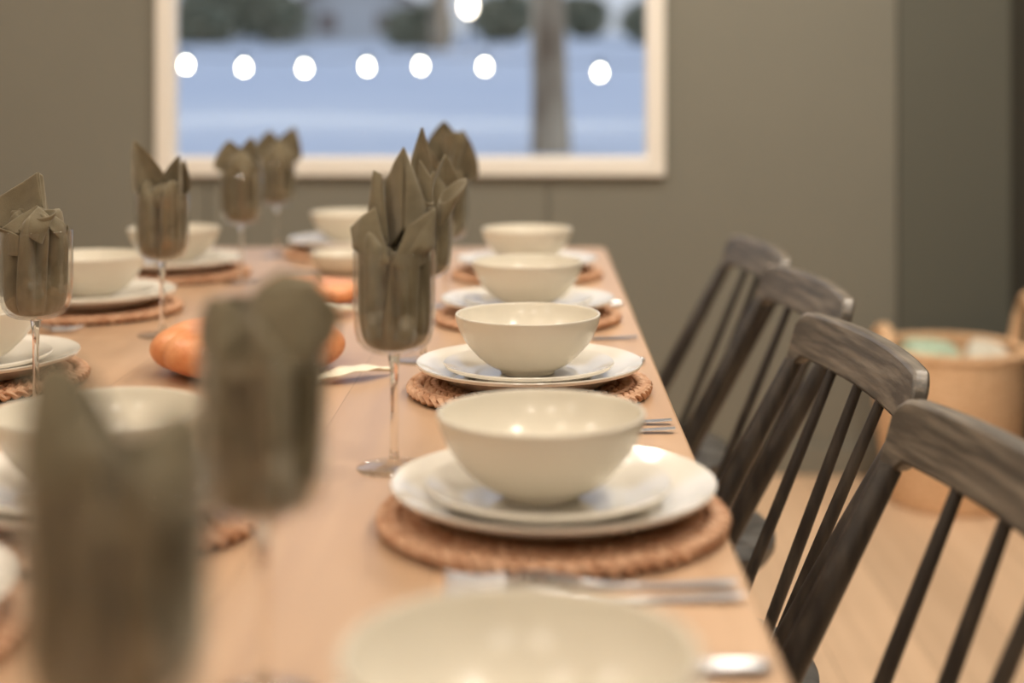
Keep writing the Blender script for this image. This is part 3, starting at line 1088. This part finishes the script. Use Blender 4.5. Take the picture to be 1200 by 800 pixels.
# ================================================================== CHAIRS
def make_chair():
    t = empty('spindle_chair')
    xc = .30
    lean = math.tan(R(16))
    # crest rail
    bm = bmesh.new()
    HL = .218
    cols = 48
    ZT, ZBm, ZTab = .812, .756, .744
    grid = []
    for i in range(cols + 1):
        s = -HL + 2 * HL * i / cols
        a = abs(s)
        xm = xc - .020 * (s / HL) ** 2
        zt = ZT + .004 * (1 - (s / HL) ** 2) - .020 * max(0, (a - HL + .026) / .026) ** 2.4
        zb = ZBm + .001 - (.013) * smooth01((a - .180) / .016)
        zb += .006 * max(0, (a - HL + .012) / .012) ** 2
        col = []
        for k in range(6):
            z = zb + (zt - zb) * k / 5
            col.append((xm + (z - .78) * lean, s, z))
        grid.append(col)
    th = .0185
    fr = [[bm.verts.new((x - th / 2, y, z)) for x, y, z in c] for c in grid]
    bk = [[bm.verts.new((x + th / 2, y, z)) for x, y, z in c] for c in grid]
    for i in range(cols):
        for k in range(5):
            bm.faces.new((fr[i][k], fr[i + 1][k], fr[i + 1][k + 1], fr[i][k + 1]))
            bm.faces.new((bk[i][k], bk[i][k + 1], bk[i + 1][k + 1], bk[i + 1][k]))
        bm.faces.new((fr[i][0], bk[i][0], bk[i + 1][0], fr[i + 1][0]))
        bm.faces.new((fr[i][5], fr[i + 1][5], bk[i + 1][5], bk[i][5]))
    for c in (0, cols):
        for k in range(5):
            bm.faces.new((fr[c][k], fr[c][k + 1], bk[c][k + 1], bk[c][k]))
    obj('crest_rail', bm, M['chair'], t, bevel=.0035, angle=50)
    # posts
    for sy in (-1, 1):
        bm = bmesh.new()
        p0 = Vector((xc - .205, sy * .186, .432)); p1 = Vector((xc - .0205 - .010, sy * .203, ZTab + .004))
        pts, rad = [], []
        for k in range(13):
            u = k / 12
            pts.append(p0.lerp(p1, u))
            rad.append(.0150 + .0012 * math.sin(PI * u) - .0035 * u)
        tube(bm, pts, rad, 16)
        obj('post', bm, M['spindle'], t)
    # spindles
    for yt, yb in ((-.088, -.078), (0, 0), (.088, .078)):
        bm = bmesh.new()
        p0 = Vector((xc - .135 - 3.0 * yb * yb, yb, .432)); p1 = Vector((xc - .008 - .02 * (yt / HL) ** 2, yt, ZBm + .006))
        pts, rad = [], []
        for k in range(11):
            u = k / 10
            pts.append(p0.lerp(p1, u))
            rad.append(.0066 + .0012 * math.sin(PI * u) - .0006 * u)
        tube(bm, pts, rad, 12)
        obj('spindle', bm, M['spindle'], t)
    # seat: rounded D, dished top
    bm = bmesh.new()
    outl = []
    n = 72
    for k in range(n):
        a = 2 * PI * k / n
        cx, sx = math.cos(a), math.sin(a)
        e = 2.6 if cx < 0 else 2.15
        rr = (abs(cx) ** e + abs(sx) ** e) ** (-1 / e)
        outl.append((-.005 + rr * cx * (.238 if cx > 0 else .215), rr * sx * (.222 if cx < 0 else .215)))
    rings = []
    for s, z in ((.0, .436), (.35, .437), (.7, .443), (.9, .449), (.97, .448), (1.0, .442), (1.0, .428), (.965, .415), (.90, .411), (.0, .411)):
        if s == 0:
            rings.append([bm.verts.new((-.005, 0, z))])
        else:
            rings.append([bm.verts.new((-.005 + (x + .005) * s, y * s, z)) for x, y in outl])
    for a, b2 in zip(rings, rings[1:]):
        for i in range(n):
            j = (i + 1) % n
            if len(a) == 1: bm.faces.new((a[0], b2[i], b2[j]))
            elif len(b2) == 1: bm.faces.new((a[i], b2[0], a[j]))
            else: bm.faces.new((a[i], b2[i], b2[j], a[j]))
    obj('seat', bm, M['seat'], t)
    # legs
    feet = {}
    for sx in (-1, 1):
        for sy in (-1, 1):
            bm = bmesh.new()
            p0 = Vector((sx * .215 - .005 + (.03 if sx > 0 else 0), sy * .195, 0)); p1 = Vector((sx * .135 - .005, sy * .135, .412))
            pts, rad = [], []
            for k in range(12):
                u = k / 11
                pts.append(p0.lerp(p1, u)); rad.append(.0105 + .0075 * smooth01(u * 1.6) - .003 * smooth01((u - .7) / .3))
            tube(bm, pts, rad, 14)
            feet[(sx, sy)] = (p0, p1)
            obj('leg', bm, M['spindle'], t)
    bm = bmesh.new()
    for sy in (-1, 1):
        a = feet[(-1, sy)][0].lerp(feet[(-1, sy)][1], .42); b2 = feet[(1, sy)][0].lerp(feet[(1, sy)][1], .42)
        tube(bm, [a, a.lerp(b2, .5), b2], [.007, .0105, .007], 10)
    a = feet[(-1, -1)][0].lerp(feet[(-1, -1)][1], .42).lerp(feet[(1, -1)][0].lerp(feet[(1, -1)][1], .42), .5)
    b2 = feet[(-1, 1)][0].lerp(feet[(-1, 1)][1], .42).lerp(feet[(1, 1)][0].lerp(feet[(1, 1)][1], .42), .5)
    tube(bm, [a, a.lerp(b2, .5), b2], [.007, .0105, .007], 10)
    obj('stretcher', bm, M['spindle'], t)
    return t


ch0 = make_chair()
CH = [
    (.087, 1.640, 5.5, 'dark spindle back chair in sharp focus, its rounded rail end in front of the basket'),
    (.089, 1.112, 6.5, 'dark spindle back chair closest to the camera, rail running out of the photo'),
    (.123, 2.150, 5.5, 'dark spindle back chair behind the sharp one, second from the far end'),
    (.122, 2.630, 4.5, 'dark blurred spindle back chair at the far end of the row'),
]
for i, (x, y, a, lab) in enumerate(CH):
    put(ch0, i, x, y, 0, lab, 'chair', 'dark spindle back chairs along the table', R(a))

# ================================================================== BASKET
BX, BY = 1.108, 3.82
bk = empty('wicker_basket', (BX, BY, 0))
tag(bk, 'large tan wicker basket with two upright handles in the corner', 'basket')
bm = bmesh.new()
rows, n = 30, 96
prof = []
for k in range(rows + 1):
    u = k / rows
    prof.append((.156 + .038 * math.sin(u * PI * .62), .008 + .40 * u))
BR = prof[-1][0]


def weave(r, z, a):
    k = int(round((z - .008) / .40 * rows))
    return r + .0035 * math.cos(24 * a + (PI if k % 2 else 0)), z


lathe(bm, [(0, .008)] + prof, n, fn=weave)
obj('body', bm, M['wicker'], bk, solid=.008)
bm = bmesh.new()
for q in range(2):
    pts = []
    for k in range(144):
        a = 2 * PI * k / 144
        w = 30 * a + PI * q
        pts.append(((BR + .006 * math.cos(w)) * math.cos(a), (BR + .006 * math.cos(w)) * math.sin(a), .410 + .006 * math.sin(w)))
    tube(bm, pts, .0085, 7, closed=True)
obj('rim', bm, M['wicker'], bk)
for sgn in (-1, 1):
    bm = bmesh.new()
    pts = []
    for k in range(17):
        a = PI * k / 16
        pts.append((sgn * (BR + .004 + (.02 if sgn > 0 else -.02) * math.sin(a)), -.075 * math.cos(a), .385 + (.165 if sgn > 0 else .075) * math.sin(a)))
    tube(bm, pts, .018, 12)
    obj('handle', bm, M['wicker'], bk)


def cloth_heap(name, mat, label, cx, cy, cz, rx, ry, h, seed):
    rg = random.Random(seed)
    bm = bmesh.new()
    n = 20
    ph = [rg.uniform(0, 6) for _ in range(4)]
    prof = [(0, h)] + [(math.sin(PI / 2 * k / 8), h * math.cos(PI / 2 * k / 8) ** .7) for k in range(1, 9)] + [(.9, -.02), (0, -.03)]

    def fn(r, z, a):
        w = 1 + .10 * math.sin(3 * a + ph[0]) + .06 * math.sin(7 * a + ph[1] + 3 * r)
        return r * w, z * (1 + .18 * math.sin(5 * a + ph[2]) * r)
    lathe(bm, prof, 60, fn=fn)
    for v in bm.verts:
        v.co.x *= rx; v.co.y *= ry
    o = obj(name, bm, mat, sub=1, angle=180)
    o.location = (cx, cy, cz)
    tag(o, label, 'blanket')


cloth_heap('rolled_blanket', M['mint'], 'pale mint blanket bulging from the wicker basket', BX - .065, BY - .03, .352, .085, .115, .085, 3)
cloth_heap('rolled_blanket', M['whitecloth'], 'cream blanket beside the mint one in the wicker basket', BX + .100, BY + .02, .352, .055, .10, .075, 5)
# basket floor support for the blankets: the basket is stuffed
bm = bmesh.new()
lathe(bm, [(0, .02), (.14, .02), (.170, .18), (.174, .28), (.16, .300), (0, .300)], 48)
o = obj('folded_blanket', bm, M['whitecloth'], loc=(BX, BY, .006))
tag(o, 'cream folded blanket filling the wicker basket under the others', 'blanket')

# ================================================================== LIGHT
w = bpy.data.worlds.new('dusk')
scene.world = w
w.use_nodes = True
nt = w.node_tree
bg = nt.nodes['Background']
tc = nt.nodes.new('ShaderNodeTexCoord')
sp = nt.nodes.new('ShaderNodeSeparateXYZ')
nt.links.new(tc.outputs['Generated'], sp.inputs[0])
crp = nt.nodes.new('ShaderNodeValToRGB')
crp.color_ramp.elements[0].position = 0.0; crp.color_ramp.elements[0].color = (0.60, 0.64, 0.70, 1)
crp.color_ramp.elements[1].position = 0.6; crp.color_ramp.elements[1].color = (0.47, 0.57, 0.78, 1)
nt.links.new(sp.outputs['Z'], crp.inputs[0])
nt.links.new(crp.outputs[0], bg.inputs[0])
bg.inputs[1].default_value = 1.08


def lamp(x, y, z, size, e, col=(1.0, 0.90, 0.77)):
    l = bpy.data.lights.new('ceiling_or_fill_light', 'AREA')
    l.shape = 'DISK'; l.size = size; l.energy = e; l.color = col
    o = bpy.data.objects.new('ceiling_or_fill_light', l)
    o.location = (x, y, z)
    link(o)


for x, y, e in ((-.75, .25, 4), (-.75, 1.25, 4.5), (-.1, .8, 3.5), (-.75, 2.3, 5.5), (-.1, 1.9, 4), (-.3, 3.1, 9), (-2.0, 1.0, 10), (-1.9, 2.8, 14),
                (-.6, -1.2, 11), (.6, -1.2, 11), (-2, -1.2, 11), (.85, .5, 15), (.85, 1.6, 17), (.84, 2.9, 29)):  # right-aisle lamps are unseen fill added to brighten the floor and basket
    lamp(x, y, 2.58, .24, e)

# ================================================================== CAMERA
cam = bpy.data.cameras.new('camera')
co = bpy.data.objects.new('camera', cam)
link(co)
co.location = (0, 0, CAMZ)
co.rotation_euler = (PI / 2, 0, 0)
cam.sensor_width = 36
cam.lens = 50.01
cam.shift_x = -30 / 1200
cam.shift_y = -295 / 1200
cam.dof.use_dof = True
cam.dof.focus_distance = 1.55
cam.dof.aperture_fstop = 2.0
cam.clip_start = .02
scene.camera = co

scene.view_settings.view_transform = 'Standard'
scene.view_settings.look = 'None'
scene.view_settings.exposure = 0.0
scene.view_settings.gamma = 1
scene.view_settings.use_curve_mapping = False
scene.cycles.max_bounces = 10
scene.cycles.diffuse_bounces = 5
scene.cycles.transparent_max_bounces = 24
scene.cycles.sample_clamp_indirect = 6
scene.cycles.use_denoising = True
